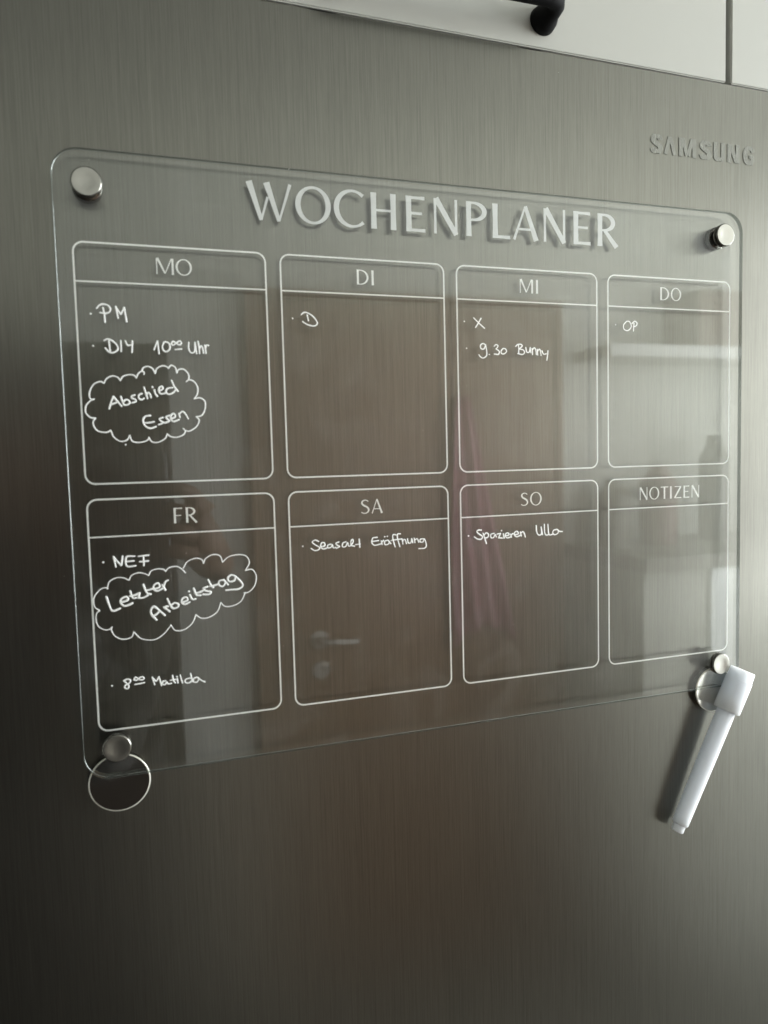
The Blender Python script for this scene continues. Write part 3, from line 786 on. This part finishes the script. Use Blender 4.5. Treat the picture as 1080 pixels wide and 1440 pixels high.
bm = bmesh.new(); lathe(bm, [(0, .026), (.006, .026), (.008, .023), (.008, .012), (.003, .011), (.003, 0)], (.485, YW+.030, -.700), (0, 1, 0), 32); child(link('key_rosette', bm, M_steel), t)
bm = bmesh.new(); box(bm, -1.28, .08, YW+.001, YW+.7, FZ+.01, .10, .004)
tag(link('added_dark_cabinet', bm, wood('dark_brown_wood', (.010, .007, .005), (.018, .012, .008), .5)), 'dark brown cabinet added against the back wall to darken the reflections', 'cabinet')  # unseen block added to keep the mirrored left side dark
# pink gown hanging on the door
def gown():
    bm = bmesh.new(); nx, nz = 44, 30; V = []
    for j in range(nz+1):
        q = j/nz; z = .07 - q*.74; half = .02 + .085*q**.7; cxx = .925 + .06*q
        V.append([bm.verts.new((cxx + half*(2*i/nx-1), YW+.060 + .012*math.sin(i*.5 + 1.2*math.sin(q*3)) * (0.4+q) + .008*math.sin(i*.22+q*5), z + .05*math.sin(i/nx*3.1)*q)) for i in range(nx+1)])
    for j in range(nz):
        for i in range(nx): bm.faces.new((V[j][i], V[j][i+1], V[j+1][i+1], V[j+1][i]))
    return bm
o = link('hanging_gown', gown(), simple('pink_cloth', (.44, .21, .26), .85, var=.08, scale=12), smooth=True)
tag(o, 'pink dressing gown hanging in folds on the brown door', 'gown')
sm = o.modifiers.new('thickness', 'SOLIDIFY'); sm.thickness = .006
# kitchen wall on the right: shelf, picture, worktop, white unit
bm = bmesh.new(); box(bm, 1.34, 2.26, YW+.001, YW+.19, .175, .212, .003)
tag(link('wall_shelf', bm, simple('white_shelf', (.62, .62, .60), .5)), 'white wall shelf right of the brown door', 'shelf')
bm = bmesh.new(); box(bm, 1.67, 1.93, YW+.01, YW+.17, .213, .385, .004)
tag(link('storage_box', bm, simple('brown_box', (.14, .095, .07), .7)), 'brown storage box standing on the white wall shelf', 'box')
bm = bmesh.new(); box(bm, 1.285, 2.28, YW+.001, YW+.42, -.43, -.39, .003)
wt = thing('base_cabinet', 'pale kitchen base cabinet with a dark worktop right of the door', 'cupboard', (1.8, YW+.2, FZ))
child(link('worktop', bm, simple('dark_worktop', (.10, .09, .075), .35)), wt)
bm = bmesh.new(); box(bm, 1.29, 1.502, YW+.001, YW+.40, FZ+.01, -.431, .002); child(link('cabinet_front', bm, simple('taupe_front', (.32, .31, .28), .45)), wt)
bm = bmesh.new(); box(bm, 1.506, 2.27, YW+.001, YW+.41, FZ+.01, -.431, .002); child(link('white_unit', bm, simple('white_unit', (.85, .86, .85), .3)), wt)
for x, y, r, h, c, l in ((1.385, YW+.14, .05, .20, (.16, .15, .13), 'dark round canister on the worktop nearest the door'), (1.53, YW+.16, .055, .24, (.17, .095, .08), 'reddish round canister in the middle of the worktop'), (1.75, YW+.15, .045, .33, (.10, .10, .09), 'tall dark canister on the worktop nearest the window')):
    bm = bmesh.new(); lathe(bm, [(0, 0), (0, r), (h*.8, r), (h*.9, r*.6), (h, r*.5), (h, 0)], (x, y, -.3895), (0, 0, 1), 32)
    tag(link('canister', bm, simple('canister_glaze', c, .4), smooth=False), l, 'canister')
# person holding the phone that takes the picture
SH = -.26
def skinned(name, verts, edges, radii, m, parent, sub=2):
    me = bpy.data.meshes.new(name); me.from_pydata([(v[0]+SH*(0 if name == 'hand' else 1)*min(1, max(0, (-v[1]-.44)/.2)), v[1], v[2]) for v in verts], edges, []); o = bpy.data.objects.new(name, me); C.objects.link(o)
    me.materials.append(m); s = o.modifiers.new('skin', 'SKIN'); s.use_smooth_shade = True
    for i, r_ in enumerate(radii): me.skin_vertices[0].data[i].radius = (r_[0], r_[1]) if isinstance(r_, tuple) else (r_, r_)
    me.skin_vertices[0].data[0].use_root = True
    q = o.modifiers.new('sub', 'SUBSURF'); q.levels = q.render_levels = sub
    o.parent = parent; o.matrix_parent_inverse = Matrix.Translation(parent.location).inverted(); return o
pers = thing('person', 'person in dark clothes holding up a phone in front of the fridge', 'person', (0, -.78, FZ))
M_cloth = simple('dark_cloth', (.022, .020, .019), .9, var=.2, scale=40); M_skin = simple('skin', (.26, .16, .115), .6)
bv = [(0, -.80, -.78), (0, -.80, -.62), (0, -.79, -.46), (0, -.79, -.34), (0, -.78, -.24), (.0, -.77, -.19),
      (.17, -.79, -.36), (.22, -.66, -.52), (.12, -.50, -.26), (-.17, -.79, -.36), (-.22, -.66, -.52), (-.10, -.50, -.26),
      (.09, -.80, -.84), (.10, -.76, -1.22), (.10, -.82, -1.58), (-.09, -.80, -.84), (-.10, -.80, -1.22), (-.10, -.84, -1.58)]
be = [(0, 1), (1, 2), (2, 3), (3, 4), (4, 5), (3, 6), (6, 7), (7, 8), (3, 9), (9, 10), (10, 11), (0, 12), (12, 13), (13, 14), (0, 15), (15, 16), (16, 17)]
skinned('clothed_body', bv, be, [(.16, .11), (.14, .10), (.16, .11), (.15, .10), (.06, .06), (.052, .052), .055, .045, .032, .055, .045, .032, .085, .058, .045, .085, .058, .045], M_cloth, pers)
bm = bmesh.new(); bmesh.ops.create_uvsphere(bm, u_segments=32, v_segments=24, radius=1)
for v in bm.verts:
    x, y, z = v.co
    jaw = 1 - .28*max(0, -z)**1.4
    v.co = Vector((x*.072*jaw, y*.092*(1-.1*max(0, -z)) + (.012 if y > .95 and abs(z+.1) < .25 else 0), z*.112))
ba = Matrix.Translation((SH*.8, -.76, -.075)); bmesh.ops.transform(bm, matrix=ba, verts=bm.verts[:])
child(link('head', bm, M_skin, smooth=True), pers)
bm = bmesh.new(); bmesh.ops.create_uvsphere(bm, u_segments=32, v_segments=24, radius=1)
bmesh.ops.delete(bm, geom=[v for v in bm.verts if v.co.z < -.1 and v.co.y > .1], context='VERTS')
bmesh.ops.transform(bm, matrix=Matrix.Translation((SH*.8, -.772, -.065)) @ Matrix.Diagonal((.083, .10, .118, 1)), verts=bm.verts[:])
child(link('hair', bm, simple('brown_hair', (.04, .025, .018), .6), smooth=True), pers)
for s in (1, -1):
    hv = [(s*.11, -.475, -.235), (s*.085, -.43, -.19)]; he = [(0, 1)]; hr = [.022, .026]
    for k in range(4):
        b = len(hv); z = -.205+.022*k
        hv += [(s*.078, -.418, z), (s*.062, -.408+(.002*k), z+.006), (s*.044, -.4105, z+.008)]; he += [(1, b), (b, b+1), (b+1, b+2)]; hr += [.0095, .0085, .0075]
    b = len(hv); hv += [(s*.066, -.45, -.19), (s*.045, -.437, -.168)]; he += [(1, b), (b, b+1)]; hr += [.011, .009]
    skinned('hand', hv, he, hr, M_skin, pers, 1)
bm = bmesh.new(); box(bm, -.022, .052, -.4115, -.4035, -.245, -.095, .003, 3)
tag(link('phone', bm, simple('dark_phone', (.03, .03, .035), .25)), 'dark phone held upright in both hands before the fridge', 'phone')
